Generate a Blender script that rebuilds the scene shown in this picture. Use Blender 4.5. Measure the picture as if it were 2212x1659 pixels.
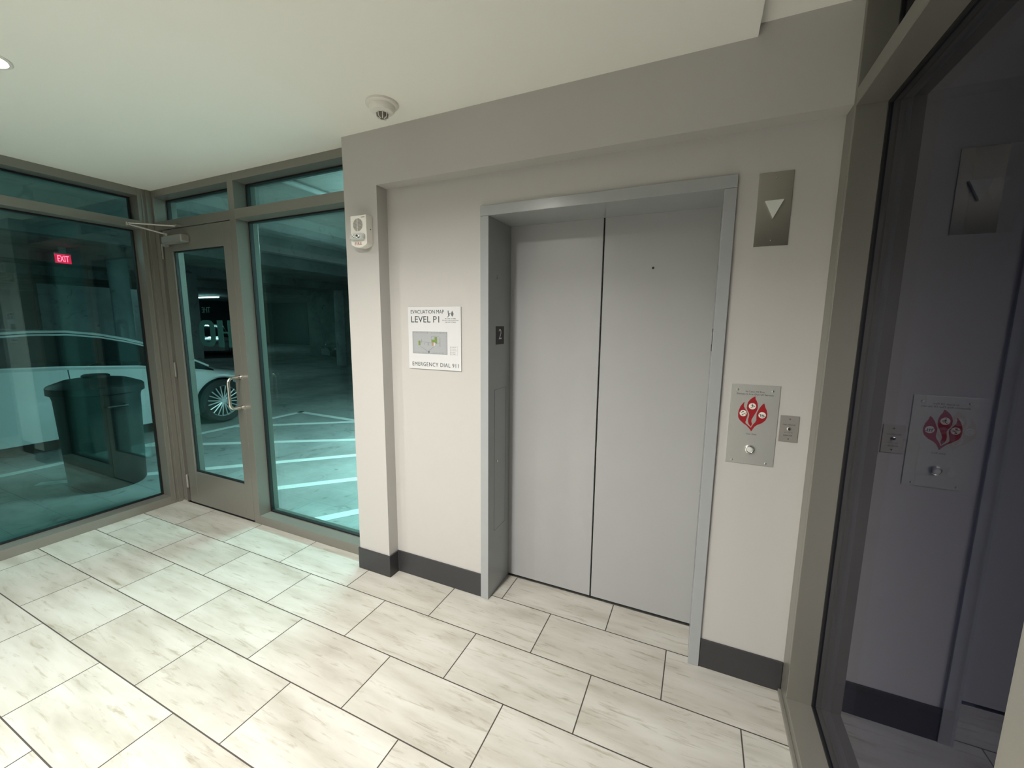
import bpy, bmesh, math, random
from mathutils import Vector, Matrix
S = bpy.context.scene
for o in list(bpy.data.objects): bpy.data.objects.remove(o, do_unlink=True)
C = S.collection
random.seed(4)

# ------------------------------------------------------------------ camera
YAW, PITCH, ROLL, FPX = -0.4275, 0.1431, 0.0092, 890.0
CAM = Vector((0.4888, -1.9503, 1.5803))
f_ = Vector((math.sin(YAW)*math.cos(PITCH), math.cos(YAW)*math.cos(PITCH), -math.sin(PITCH)))
r_ = Vector((math.cos(YAW), -math.sin(YAW), 0)); u_ = r_.cross(f_)
r2 = math.cos(ROLL)*r_ + math.sin(ROLL)*u_; u2 = -math.sin(ROLL)*r_ + math.cos(ROLL)*u_
cd = bpy.data.cameras.new('camera'); cam = bpy.data.objects.new('camera', cd); C.objects.link(cam)
cam.matrix_world = Matrix(((r2.x, u2.x, -f_.x, CAM.x), (r2.y, u2.y, -f_.y, CAM.y), (r2.z, u2.z, -f_.z, CAM.z), (0, 0, 0, 1)))
cd.sensor_fit = 'HORIZONTAL'; cd.sensor_width = 36; cd.lens = FPX*36/2212; cd.clip_start = 0.02; cd.clip_end = 200
S.camera = cam

# ------------------------------------------------------------------ world, lights, exposure
w = bpy.data.worlds.new('world'); S.world = w; w.use_nodes = True
w.node_tree.nodes['Background'].inputs[0].default_value = (0.02, 0.03, 0.035, 1)
w.node_tree.nodes['Background'].inputs[1].default_value = 0.12
S.view_settings.view_transform = 'Standard'; S.view_settings.look = 'None'
S.view_settings.gamma = 1; S.view_settings.use_curve_mapping = False
S.view_settings.exposure = 0.56
ZC, ZC2 = 2.618, 2.66
def disk_lamp(name, x, y, z, power, col, size=0.11, spread=150):
    d = bpy.data.lights.new(name, 'AREA'); d.shape = 'DISK'; d.size = size; d.energy = power; d.color = col
    d.spread = math.radians(spread)
    o = bpy.data.objects.new(name, d); o.location = (x, y, z); C.objects.link(o); return o
WARM = (1.0, 0.96, 0.915)
DOWN = [(-2.192, -1.187), (-0.735, -1.48), (-2.205, -2.6), (-0.735, -2.45)]
DPOW = [10, 22, 16, 60]
for (x, y), p in zip(DOWN, DPOW): disk_lamp('downlight_beam', x, y, ZC-0.012, p, WARM)
def tube_lamp(name, x, y, z, L, power, rot=0, col=(1.0, 0.97, 0.96)):
    d = bpy.data.lights.new(name, 'AREA'); d.shape = 'RECTANGLE'; d.size = L; d.size_y = 0.12; d.energy = power; d.color = col
    o = bpy.data.objects.new(name, d); o.location = (x, y, z); o.rotation_euler = (0, 0, rot); C.objects.link(o); return o
TUBES = [(-2.15, 2.25, 2.62, 1.2, 150, 0), (-9.1, -1.2, 2.90, 1.2, 9, math.pi/2), (-12.5, 5.0, 2.90, 1.2, 10, 0), (-24.2, 12.0, 2.93, 1.9, 22, 0)]
for x, y, z, L, p, r in TUBES: tube_lamp('tube_beam', x, y, z-0.055, L, p, r)
for x, y, z, L, p, r in TUBES[:2]:
    o = tube_lamp('tube_upward_beam', x, y, z+0.045, L, p*0.45, r); o.rotation_euler = (math.pi, 0, r)

# ------------------------------------------------------------------ materials
def nmat(name):
    m = bpy.data.materials.new(name); m.use_nodes = True
    nt = m.node_tree; return m, nt, nt.nodes['Principled BSDF']
def pm(name, col, rough=0.5, metal=0.0, spec=0.5, noise=0.0, nscale=20, bump=0.0, bscale=200, emis=None, es=0, coat=0.0, stretch=None):
    m, nt, b = nmat(name)
    b.inputs['Base Color'].default_value = (*col, 1); b.inputs['Roughness'].default_value = rough
    b.inputs['Metallic'].default_value = metal; b.inputs['Specular IOR Level'].default_value = spec
    b.inputs['Coat Weight'].default_value = coat
    tc = nt.nodes.new('ShaderNodeTexCoord'); src = tc.outputs['Object']
    if stretch:
        mp = nt.nodes.new('ShaderNodeMapping'); mp.inputs['Scale'].default_value = stretch
        nt.links.new(src, mp.inputs[0]); src = mp.outputs[0]
    if noise:
        n = nt.nodes.new('ShaderNodeTexNoise'); n.inputs['Scale'].default_value = nscale; n.inputs['Detail'].default_value = 6
        nt.links.new(src, n.inputs['Vector'])
        mx = nt.nodes.new('ShaderNodeMix'); mx.data_type = 'RGBA'
        mx.inputs[6].default_value = (*[c*(1-noise) for c in col], 1); mx.inputs[7].default_value = (*[min(1, c*(1+noise)) for c in col], 1)
        nt.links.new(n.outputs[0], mx.inputs[0]); nt.links.new(mx.outputs[2], b.inputs['Base Color'])
    if bump:
        n = nt.nodes.new('ShaderNodeTexNoise'); n.inputs['Scale'].default_value = bscale; n.inputs['Detail'].default_value = 3
        nt.links.new(src, n.inputs['Vector'])
        bp = nt.nodes.new('ShaderNodeBump'); bp.inputs['Strength'].default_value = bump; bp.inputs['Distance'].default_value = 0.002
        nt.links.new(n.outputs[0], bp.inputs['Height']); nt.links.new(bp.outputs[0], b.inputs['Normal'])
    if emis:
        b.inputs['Emission Color'].default_value = (*emis, 1); b.inputs['Emission Strength'].default_value = es
    return m
def glass_mat(name, tint, f0=0.04, refl=None):
    m = bpy.data.materials.new(name); m.use_nodes = True; nt = m.node_tree; nt.nodes.clear()
    N = nt.nodes.new; L = nt.links.new
    out = N('ShaderNodeOutputMaterial'); g = N('ShaderNodeNewGeometry')
    dot = N('ShaderNodeVectorMath'); dot.operation = 'DOT_PRODUCT'; L(g.outputs['Normal'], dot.inputs[0]); L(g.outputs['Incoming'], dot.inputs[1])
    ab = N('ShaderNodeMath'); ab.operation = 'ABSOLUTE'; L(dot.outputs['Value'], ab.inputs[0])
    om = N('ShaderNodeMath'); om.operation = 'SUBTRACT'; om.inputs[0].default_value = 1; L(ab.outputs[0], om.inputs[1])
    pw = N('ShaderNodeMath'); pw.operation = 'POWER'; L(om.outputs[0], pw.inputs[0]); pw.inputs[1].default_value = 5
    ma = N('ShaderNodeMath'); ma.operation = 'MULTIPLY_ADD'; L(pw.outputs[0], ma.inputs[0]); ma.inputs[1].default_value = 1-f0; ma.inputs[2].default_value = f0
    t = N('ShaderNodeBsdfTransparent'); t.inputs[0].default_value = (*tint, 1)
    gl = N('ShaderNodeBsdfGlossy'); gl.inputs['Roughness'].default_value = 0.0; gl.inputs[0].default_value = (*(refl or (0.8, 0.8, 0.8)), 1)
    mx = N('ShaderNodeMixShader'); L(ma.outputs[0], mx.inputs[0]); L(t.outputs[0], mx.inputs[1]); L(gl.outputs[0], mx.inputs[2])
    L(mx.outputs[0], out.inputs[0]); return m
def tile_mat():
    m, nt, b = nmat('travertine_tile'); N = nt.nodes.new; L = nt.links.new
    tc = N('ShaderNodeTexCoord'); mp = N('ShaderNodeMapping'); mp.inputs['Location'].default_value = (0.165, -0.03, 0)
    L(tc.outputs['Object'], mp.inputs[0])
    br = N('ShaderNodeTexBrick'); br.offset = 0.5; br.offset_frequency = 2
    br.inputs['Color1'].default_value = (0, 0, 0, 1); br.inputs['Color2'].default_value = (1, 1, 1, 1); br.inputs['Mortar'].default_value = (0.5, 0.5, 0.5, 1)
    br.inputs['Scale'].default_value = 1; br.inputs['Mortar Size'].default_value = 0.0027; br.inputs['Mortar Smooth'].default_value = 0.1
    br.inputs['Brick Width'].default_value = 0.6005; br.inputs['Row Height'].default_value = 0.3025
    L(mp.outputs[0], br.inputs['Vector'])
    # per tile shift of the stone figure
    sh = N('ShaderNodeVectorMath'); sh.operation = 'MULTIPLY_ADD'; sh.inputs[1].default_value = (7.3, 3.1, 5.7)
    L(br.outputs['Color'], sh.inputs[0]); L(mp.outputs[0], sh.inputs[2])
    def noise(sc, scale, detail, dist=0.0, rough=0.55):
        q = N('ShaderNodeMapping'); q.inputs['Scale'].default_value = sc; L(sh.outputs[0], q.inputs[0])
        n = N('ShaderNodeTexNoise'); n.inputs['Scale'].default_value = scale; n.inputs['Detail'].default_value = detail
        n.inputs['Distortion'].default_value = dist; n.inputs['Roughness'].default_value = rough; L(q.outputs[0], n.inputs['Vector']); return n
    def ramp(src, *st):
        r = N('ShaderNodeValToRGB'); L(src, r.inputs[0])
        while len(r.color_ramp.elements) < len(st): r.color_ramp.elements.new(0.5)
        for e, (p, c) in zip(r.color_ramp.elements, st): e.position = p; e.color = (*c, 1)
        return r
    def mix(bt, fac, a, c2):
        x = N('ShaderNodeMix'); x.data_type = 'RGBA'; x.blend_type = bt
        if isinstance(fac, float): x.inputs[0].default_value = fac
        else: L(fac, x.inputs[0])
        L(a, x.inputs[6]); L(c2, x.inputs[7]); return x
    n1 = noise((1.0, 5.0, 1), 2.0, 9, 0.25)
    base = ramp(n1.outputs[0], (0.30, (0.335, 0.318, 0.272)), (0.5, (0.425, 0.413, 0.37)), (0.70, (0.485, 0.478, 0.44)))
    n2 = noise((1.0, 7.5, 1), 6.5, 12, 0.5, 0.66)
    vein = ramp(n2.outputs[0], (0.29, (0.62, 0.575, 0.49)), (0.45, (1, 1, 1)), (0.66, (1, 1, 1)), (0.76, (1.07, 1.07, 1.06)))
    c1 = mix('MULTIPLY', 0.85, base.outputs[0], vein.outputs[0])
    n3 = noise((1, 3, 1), 38, 6, 0.3, 0.7)
    sp = ramp(n3.outputs[0], (0.24, (0.72, 0.69, 0.63)), (0.36, (1, 1, 1)))
    c2 = mix('MULTIPLY', 0.7, c1.outputs[2], sp.outputs[0])
    tone = ramp(br.outputs['Color'], (0.0, (0.965, 0.955, 0.94)), (1.0, (1.02, 1.03, 1.02)))
    c3 = mix('MULTIPLY', 1.0, c2.outputs[2], tone.outputs[0])
    gr = N('ShaderNodeRGB'); gr.outputs[0].default_value = (0.055, 0.047, 0.040, 1)
    c4 = mix('MIX', br.outputs['Fac'], c3.outputs[2], gr.outputs[0])
    L(c4.outputs[2], b.inputs['Base Color'])
    b.inputs['Specular IOR Level'].default_value = 0.4
    rr = N('ShaderNodeMapRange'); L(br.outputs['Fac'], rr.inputs[0]); rr.inputs[3].default_value = 0.42; rr.inputs[4].default_value = 0.9
    L(rr.outputs[0], b.inputs['Roughness'])
    bp = N('ShaderNodeBump'); bp.invert = True; bp.inputs['Strength'].default_value = 0.5; bp.inputs['Distance'].default_value = 0.002
    L(br.outputs['Fac'], bp.inputs['Height']); L(bp.outputs[0], b.inputs['Normal'])
    return m
def concrete_mat(name, col, rough=0.75):
    m, nt, b = nmat(name); N = nt.nodes.new; L = nt.links.new
    tc = N('ShaderNodeTexCoord')
    n = N('ShaderNodeTexNoise'); n.inputs['Scale'].default_value = 1.1; n.inputs['Detail'].default_value = 10; n.inputs['Roughness'].default_value = 0.65; L(tc.outputs['Object'], n.inputs['Vector'])
    r = N('ShaderNodeValToRGB'); L(n.outputs[0], r.inputs[0])
    r.color_ramp.elements[0].position = 0.32; r.color_ramp.elements[0].color = (*[c*0.62 for c in col], 1)
    r.color_ramp.elements[1].position = 0.68; r.color_ramp.elements[1].color = (*[c*1.2 for c in col], 1)
    v = N('ShaderNodeTexNoise'); v.inputs['Scale'].default_value = 5; v.inputs['Detail'].default_value = 8; v.inputs['Distortion'].default_value = 1.5; L(tc.outputs['Object'], v.inputs['Vector'])
    r2_ = N('ShaderNodeValToRGB'); L(v.outputs[0], r2_.inputs[0])
    r2_.color_ramp.elements[0].position = 0.27; r2_.color_ramp.elements[0].color = (0.35, 0.35, 0.35, 1); r2_.color_ramp.elements[1].position = 0.40; r2_.color_ramp.elements[1].color = (1, 1, 1, 1)
    x = N('ShaderNodeMix'); x.data_type = 'RGBA'; x.blend_type = 'MULTIPLY'; x.inputs[0].default_value = 0.8
    L(r.outputs[0], x.inputs[6]); L(r2_.outputs[0], x.inputs[7]); L(x.outputs[2], b.inputs['Base Color'])
    b.inputs['Roughness'].default_value = rough
    return m
def brushed_mat(name, col, rough=0.28):
    m, nt, b = nmat(name); N = nt.nodes.new; L = nt.links.new
    b.inputs['Metallic'].default_value = 1.0; b.inputs['Base Color'].default_value = (*col, 1)
    b.inputs['Anisotropic'].default_value = 0.9
    tg = N('ShaderNodeCombineXYZ'); tg.inputs[0].default_value = 1.0; L(tg.outputs[0], b.inputs['Tangent'])
    tc = N('ShaderNodeTexCoord'); mp = N('ShaderNodeMapping'); mp.inputs['Scale'].default_value = (900, 1, 12)
    L(tc.outputs['Object'], mp.inputs[0]); n = N('ShaderNodeTexNoise'); n.inputs['Scale'].default_value = 1; n.inputs['Detail'].default_value = 3; L(mp.outputs[0], n.inputs['Vector'])
    rr = N('ShaderNodeMapRange'); L(n.outputs[0], rr.inputs[0]); rr.inputs[3].default_value = rough*0.75; rr.inputs[4].default_value = rough*1.35
    L(rr.outputs[0], b.inputs['Roughness'])
    cr = N('ShaderNodeMapRange'); L(n.outputs[0], cr.inputs[0]); cr.inputs[3].default_value = 0.82; cr.inputs[4].default_value = 1.12
    x = N('ShaderNodeMix'); x.data_type = 'RGBA'; x.blend_type = 'MULTIPLY'; x.inputs[0].default_value = 1; x.inputs[6].default_value = (*col, 1)
    L(cr.outputs[0], x.inputs[7]); L(x.outputs[2], b.inputs['Base Color'])
    return m
M = dict(
    wall=pm('wall_paint', (0.485, 0.472, 0.448), 0.62, bump=0.10, bscale=160, spec=0.3),
    ceil=pm('ceiling_paint', (0.93, 0.925, 0.86), 0.8, bump=0.06, bscale=120, spec=0.2),
    tile=tile_mat(), base=pm('rubber_base', (0.036, 0.036, 0.038), 0.42, noise=0.1, nscale=60),
    frame=pm('bronze_aluminium', (0.218, 0.210, 0.182), 0.30, metal=0.3, noise=0.05, nscale=300, spec=0.8),
    gasket=pm('black_gasket', (0.008, 0.008, 0.009), 0.5),
    glass=glass_mat('tinted_glass', (0.58, 0.83, 0.82), 0.085, (0.60, 0.84, 0.82)), glassL=glass_mat('left_window_glass', (0.50, 0.76, 0.755), 0.085, (0.58, 0.84, 0.82)), glassR=glass_mat('dark_glass', (0.50, 0.53, 0.66), 0.04, (0.88, 0.88, 1.0)),
    lift=pm('lift_enamel', (0.355, 0.36, 0.358), 0.30, noise=0.04, nscale=4, bump=0.015, bscale=90),
    lframe=pm('lift_frame_enamel', (0.33, 0.345, 0.35), 0.26, noise=0.05, nscale=9, bump=0.03, bscale=250),
    dark=pm('hoistway_black', (0.01, 0.01, 0.01), 0.8), steel=pm('brushed_steel', (0.50, 0.51, 0.48), 0.46, metal=0.75, noise=0.06, nscale=60, stretch=(14, 1, 1)),
    steel2=pm('satin_plate', (0.42, 0.40, 0.37), 0.45, metal=0.8, noise=0.12, nscale=400),
    steeld=brushed_mat('brushed_steel_lantern', (0.42, 0.41, 0.36), 0.22),
    screw=pm('polished_screw', (0.75, 0.75, 0.72), 0.18, metal=1), chrome=pm('satin_nickel', (0.72, 0.69, 0.62), 0.22, metal=1),
    closer=pm('aluminium_closer', (0.42, 0.40, 0.37), 0.38, metal=0.6),
    white=pm('white_plastic', (0.80, 0.78, 0.72), 0.4), sign=pm('sign_board', (0.60, 0.605, 0.61), 0.45),
    ink=pm('charcoal_ink', (0.035, 0.037, 0.04), 0.6), grey=pm('plan_grey', (0.34, 0.355, 0.365), 0.6), line=pm('plan_line', (0.12, 0.125, 0.13), 0.6),
    pgreen=pm('plan_green', (0.15, 0.24, 0.05), 0.6), ptan=pm('plan_tan', (0.38, 0.24, 0.14), 0.6), faint=pm('plan_pale', (0.42, 0.43, 0.42), 0.6),
    red=pm('flame_red', (0.30, 0.004, 0.010), 0.4), flamed=pm('flame_edge', (0.16, 0.01, 0.015), 0.4), wht=pm('pictogram_white', (0.80, 0.76, 0.68), 0.5),
    plate=pm('floor_plate_black', (0.012, 0.012, 0.013), 0.5), num=pm('number_white', (0.55, 0.55, 0.54), 0.5),
    arrow=pm('arrow_acrylic', (0.66, 0.68, 0.64), 0.35), lens=pm('strobe_lens', (0.55, 0.57, 0.55), 0.12, spec=0.8, coat=0.6), bulb=pm('strobe_reflector', (0.85, 0.85, 0.82), 0.12, metal=1),
    firered=pm('fire_letter', (0.36, 0.10, 0.05), 0.6), slot=pm('grille_shadow', (0.16, 0.145, 0.125), 0.7),
    emit=pm('lamp_lens', (1, 1, 1), 0.4, emis=(1, 0.97, 0.90), es=14), tube=pm('lamp_tube', (1, 1, 1), 0.4, emis=(0.82, 0.98, 1), es=14),
    conc=concrete_mat('garage_concrete', (0.36, 0.37, 0.36)), concw=concrete_mat('garage_wall_concrete', (0.30, 0.32, 0.32)),
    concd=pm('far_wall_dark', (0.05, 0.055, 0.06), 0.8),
    paintline=pm('stall_paint', (0.80, 0.82, 0.80), 0.6, noise=0.12, nscale=30),
    carw=pm('car_paint_pearl', (0.62, 0.64, 0.64), 0.22, coat=1.0), carg=pm('car_glass', (0.008, 0.012, 0.013), 0.04, spec=0.8),
    card=pm('car_black_trim', (0.01, 0.01, 0.011), 0.5), tyre=pm('tyre_rubber', (0.015, 0.015, 0.016), 0.7), rim=pm('alloy', (0.72, 0.74, 0.75), 0.30, metal=0.45),
    carb=pm('car_paint_dark', (0.012, 0.014, 0.018), 0.2, coat=1.0), lamp=pm('headlamp_lens', (0.5, 0.53, 0.55), 0.08, metal=0.6), tail=pm('tail_lamp', (0.25, 0.01, 0.01), 0.15),
    bin=pm('bin_plastic', (0.007, 0.010, 0.010), 0.45), exitred=pm('exit_glow', (0.5, 0, 0.02), 0.4, emis=(1.0, 0.01, 0.05), es=1.6), exitl=pm('exit_letters', (1, 0.2, 0.2), 0.4, emis=(1.0, 0.10, 0.16), es=6),
    letter_grey=pm('pane_lettering', (0.11, 0.135, 0.13), 0.6), caulk=pm('old_caulk', (0.45, 0.42, 0.36), 0.8), thresh=pm('threshold_steel', (0.5, 0.5, 0.48), 0.3, metal=1),
)

# ------------------------------------------------------------------ builders
def box(bm, x0, x1, y0, y1, z0, z1):
    v = [bm.verts.new(p) for p in ((x0,y0,z0),(x1,y0,z0),(x1,y1,z0),(x0,y1,z0),(x0,y0,z1),(x1,y0,z1),(x1,y1,z1),(x0,y1,z1))]
    for q in ((0,3,2,1),(4,5,6,7),(0,1,5,4),(1,2,6,5),(2,3,7,6),(3,0,4,7)): bm.faces.new([v[i] for i in q])
def boxes(*L):
    bm = bmesh.new()
    for b in L: box(bm, *b)
    return bm
def prism(bm, pts, fn, d0, d1):
    """polygon pts (u,v) extruded between depths; fn(u,v,d)->xyz"""
    a = [bm.verts.new(fn(u, v, d0)) for u, v in pts]; b = [bm.verts.new(fn(u, v, d1)) for u, v in pts]
    n = len(pts); fs = [bm.faces.new(a), bm.faces.new(b[::-1])]
    for i in range(n): fs.append(bm.faces.new((a[i], b[i], b[(i+1) % n], a[(i+1) % n])))
    bmesh.ops.recalc_face_normals(bm, faces=fs)
FY = lambda u, v, d: (u, d, v)      # plane facing y
FX = lambda u, v, d: (d, u, v)      # plane facing x
FZ = lambda u, v, d: (u, v, d)
def lathe(bm, prof, c, axis='z', n=32, flip=False):
    """prof list of (r,h) ; closed rings, open ends closed when r==0"""
    rings = []
    for r, h in prof:
        ring = []
        for i in range(n if r > 1e-6 else 1):
            a = 2*math.pi*i/n; p = (r*math.cos(a), r*math.sin(a), h)
            if axis == 'y': p = (p[0], p[2], p[1])
            elif axis == 'x': p = (p[2], p[0], p[1])
            ring.append(bm.verts.new((c[0]+p[0], c[1]+p[1], c[2]+p[2])))
        rings.append(ring)
    fs = []
    for A, B in zip(rings, rings[1:]):
        for i in range(n):
            j = (i+1) % n
            if len(A) == 1 and len(B) == 1: continue
            if len(A) == 1: fs.append(bm.faces.new((A[0], B[i], B[j])))
            elif len(B) == 1: fs.append(bm.faces.new((A[i], A[j], B[0])))
            else: fs.append(bm.faces.new((A[i], A[j], B[j], B[i])))
    bmesh.ops.recalc_face_normals(bm, faces=fs)
def tube(bm, pts, r, n=12, caps=True):
    pts = [Vector(p) for p in pts]; rings = []
    up = None
    for i, p in enumerate(pts):
        t = (pts[min(i+1, len(pts)-1)] - pts[max(i-1, 0)]).normalized()
        if up is None:
            up = Vector((0, 0, 1)) if abs(t.z) < 0.9 else Vector((1, 0, 0))
        s = t.cross(up).normalized(); up = s.cross(t).normalized()
        rr = r[i] if isinstance(r, (list, tuple)) else r
        rings.append([bm.verts.new(p + rr*(math.cos(2*math.pi*k/n)*s + math.sin(2*math.pi*k/n)*up)) for k in range(n)])
    fs = []
    for A, B in zip(rings, rings[1:]):
        for k in range(n): fs.append(bm.faces.new((A[k], A[(k+1) % n], B[(k+1) % n], B[k])))
    if caps: fs.append(bm.faces.new(rings[0][::-1])); fs.append(bm.faces.new(rings[-1]))
    bmesh.ops.recalc_face_normals(bm, faces=fs)
def wloc(p): return Vector(p.get('_w', (0, 0, 0))) if p else Vector((0, 0, 0))
def obj(name, bm, mat, parent=None, label=None, bevel=0, smooth=False, kind=None, cat=None, group=None, loc=None):
    me = bpy.data.meshes.new(name); 
    off = wloc(parent) if parent else Vector(loc or (0, 0, 0))
    if isinstance(bm, bpy.types.Mesh): me = bm; me.name = name; me.transform(Matrix.Translation(-off))
    else:
        if off.length: bmesh.ops.translate(bm, vec=-off, verts=bm.verts)
        bm.to_mesh(me); bm.free()
    me.materials.clear(); me.materials.append(M[mat])
    o = bpy.data.objects.new(name, me); C.objects.link(o)
    if parent: o.parent = parent; o['_w'] = tuple(off)
    else: o.location = off; o['_w'] = tuple(off)
    if smooth:
        for p in me.polygons: p.use_smooth = True
        try:
            me.set_sharp_from_angle(angle=math.radians(35))
        except Exception: pass
    if bevel:
        b = o.modifiers.new('bevel', 'BEVEL'); b.width = bevel; b.segments = 2; b.limit_method = 'ANGLE'; b.angle_limit = math.radians(40)
        b.harden_normals = False
    if label: o['label'] = label
    if cat: o['category'] = cat
    if kind: o['kind'] = kind
    if group: o['group'] = group
    return o
def thing(name, label, cat, loc, group=None, kind=None):
    o = bpy.data.objects.new(name, None); C.objects.link(o); o.location = loc; o['_w'] = tuple(loc); o.empty_display_size = 0.1
    o['label'] = label; o['category'] = cat
    if group: o['group'] = group
    if kind: o['kind'] = kind
    return o
def struct(name, bm, mat, label, cat, parent=None, bevel=0):
    return obj(name, bm, mat, parent, label=label, cat=cat, kind='structure', bevel=bevel)
def text_mesh(s, face, origin, width, height, depth=0.0012, spacing=1.0, align='L'):
    """text fitted to width x height; face '-y','+x','+y','-x'; origin = lower-left corner as the reader sees it (centre when align='C')"""
    cu = bpy.data.curves.new('t', 'FONT'); cu.body = s; cu.extrude = 0.5; cu.space_character = spacing; cu.resolution_u = 3
    if align == 'C': cu.align_x = 'CENTER'
    to = bpy.data.objects.new('t', cu); C.objects.link(to)
    dg = bpy.context.evaluated_depsgraph_get(); me = bpy.data.meshes.new_from_object(to.evaluated_get(dg))
    bpy.data.objects.remove(to); bpy.data.curves.remove(cu)
    xs = [v.co.x for v in me.vertices]; ys = [v.co.y for v in me.vertices]
    sx = width/(max(xs)-min(xs)); sy = height/(max(ys)-min(ys)); x0, y0 = min(xs), min(ys)
    cx = (max(xs)+min(xs))/2
    R = {'-y': (Vector((1,0,0)), Vector((0,-1,0))), '+x': (Vector((0,1,0)), Vector((1,0,0))), '+y': (Vector((-1,0,0)), Vector((0,1,0))), '-x': (Vector((0,-1,0)), Vector((-1,0,0)))}[face]
    o = Vector(origin)
    for v in me.vertices:
        u = (v.co.x-(cx if align == 'C' else x0))*sx; h = (v.co.y-y0)*sy; d = (v.co.z+0.5)*depth
        v.co = o + R[0]*u + Vector((0, 0, 1))*h + R[1]*d
    return me
def ring(bm, ax, u0, u1, z0, z1, d0, d1, t):
    f = (lambda a, b, c, d: box(bm, a, b, d0, d1, c, d)) if ax == 'y' else (lambda a, b, c, d: box(bm, d0, d1, a, b, c, d))
    f(u0, u1, z0, z0+t); f(u0, u1, z1-t, z1); f(u0, u0+t, z0+t, z1-t); f(u1-t, u1, z0+t, z1-t)

# ------------------------------------------------------------------ lobby shell
XL, XR, YD, YB = -3.63, 0.908, 0.02, -3.6
XCL, XCR, DC, ZB, XS = -1.435, -1.194, 0.082, 2.334, 0.602
FX0, FX1, FI, ZFO, ZFI, DF, DD = -0.5816, 0.5793, 0.5335, 2.177, 2.127, 0.013, 0.262
fl = bmesh.new()
prism(fl, [(XL, YB), (XR, YB), (XR, 0), (FI, 0), (FI, DD), (-FI, DD), (-FI, 0), (XCL, 0), (XCL, YD), (XL, YD)], FZ, -0.05, 0.0)
struct('floor', fl, 'tile', 'pale travertine look floor tiles laid in running bond with dark grout', 'floor')
struct('ceiling', boxes((XL-0.16, XS, YB, 0.185, ZC, 2.999)), 'ceil', 'smooth off white dropped lobby ceiling', 'ceiling')
struct('ceiling', boxes((XS, XR+0.4, YB, 0.17, ZC2, 2.999)), 'ceil', 'slightly higher off white ceiling strip beside the dark glazing', 'ceiling')
wb = boxes((XCL, XCR, -DC, 0.30, 0, ZB), (XCL, XS, -DC, 0.30, ZB, ZC), (XS, XR+0.13, -DC, 0.30, ZB, ZC2),
           (XCR, FX0+0.01, 0, 0.30, 0, ZB), (FX1-0.01, XR+0.13, 0, 0.30, 0, ZB), (FX0+0.01, FX1-0.01, 0, 0.30, ZFO-0.01, ZB))
wall = struct('wall_back', wb, 'wall', 'off white wall around the elevator with a projecting column and ceiling bulkhead', 'wall')
struct('wall_front', boxes((XL-0.16, XR+0.4, YB-0.15, YB, -0.05, 2.999)), 'wall', 'off white lobby wall facing the elevator', 'wall')
# black rubber base
def basebd(bm, pts, h=0.142, t=0.009):
    # pts path along walls (x,y), offset to the room side (right of travel from left to right = -y)
    for (x0, y0), (x1, y1), n in pts:
        xa, xb = sorted((x0, x1)); ya, yb = sorted((y0, y1))
        if n == 'y': box(bm, xa, xb, ya-t, ya, 0, h)
        else: box(bm, xa, xa+t, ya, yb, 0, h)
bb = bmesh.new()
pr = [(XCL-0.009, YD), (XCL-0.009, -DC-0.009), (XCR+0.009, -DC-0.009), (XCR+0.009, -0.009), (FX0, -0.009), (FX0, 0), (XCR, 0), (XCR, -DC), (XCL, -DC), (XCL, YD)]
prism(bb, pr, FZ, 0.0, 0.142)
struct('baseboard_left', bb, 'base', 'charcoal rubber baseboard wrapping the column left of the elevator', 'baseboard', bevel=0.003)
struct('baseboard_right', boxes((FX1, XR-0.001, -0.009, 0, 0, 0.142)), 'base', 'charcoal rubber baseboard between elevator frame and dark glazing', 'baseboard', bevel=0.003)

# ------------------------------------------------------------------ elevator
el = thing('elevator', 'grey enamelled elevator entrance with closed two panel sliding doors', 'elevator', (0, 0, 0))
for nm, a, b in (('left', FX0, -FI), ('right', FI, FX1)):
    j = obj('jamb', boxes((a, b, -DF, DD, 0.0, ZFI-0.0008)), 'lframe', el, bevel=0.0016)
    s = 1 if nm == 'left' else -1; xi = -FI if s == 1 else FI; F = '+x' if s == 1 else '-x'
    X = lambda d0, d1: (min(xi+s*d0, xi+s*d1), max(xi+s*d0, xi+s*d1))
    p = obj('floor_number_plate', boxes((*X(0, 0.0015), 0.074, 0.174, 1.471, 1.571)), 'plate', j)
    yo = 0.108 if s == 1 else 0.146
    obj('numeral', text_mesh('2', F, (xi+s*0.0015, yo, 1.500), 0.034, 0.056, 0.0008), 'num', p)
    yo = 0.083 if s == 1 else 0.093
    obj('stamped_mark', text_mesh('3', F, (xi, yo, 1.822), 0.007, 0.020, 0.0006), 'ink', j)
    g = boxes((*X(0, 0.0006), 0.060, 0.062, 0.390, 1.222), (*X(0, 0.0006), 0.205, 0.207, 0.390, 1.222), (*X(0, 0.0006), 0.062, 0.205, 0.390, 0.392), (*X(0, 0.0006), 0.062, 0.205, 1.220, 1.222))
    obj('access_panel_seam', g, 'line', j)
    bm = bmesh.new(); lathe(bm, [(0, 0), (0.0065, 0), (0.0065, s*0.003), (0.003, s*0.003), (0, s*0.002)], (xi, 0.097, 0.803), 'x', 16)
    obj('key_lock', bm, 'screw', j)
obj('header', boxes((FX0, FX1, -DF, DD, ZFI, ZFO)), 'lframe', el, bevel=0.0016)
for a, b in ((-0.555, -0.008), (0.0, 0.555)):
    d = obj('door_panel', boxes((a, b, DD+0.001, DD+0.030, 0.009, ZFI+0.02)), 'lift', el, bevel=0.0015)
    if a > -0.1:
        bm = bmesh.new(); lathe(bm, [(0, 0), (0.0062, 0), (0.0062, -0.0012), (0, -0.0012)], (0.247, DD+0.001, 1.866), 'y', 16)
        obj('release_keyhole', bm, 'plate', d)
obj('sill', boxes((-FI, FI, DD-0.010, 0.299, -0.02, 0.0015)), 'thresh', el)
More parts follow.
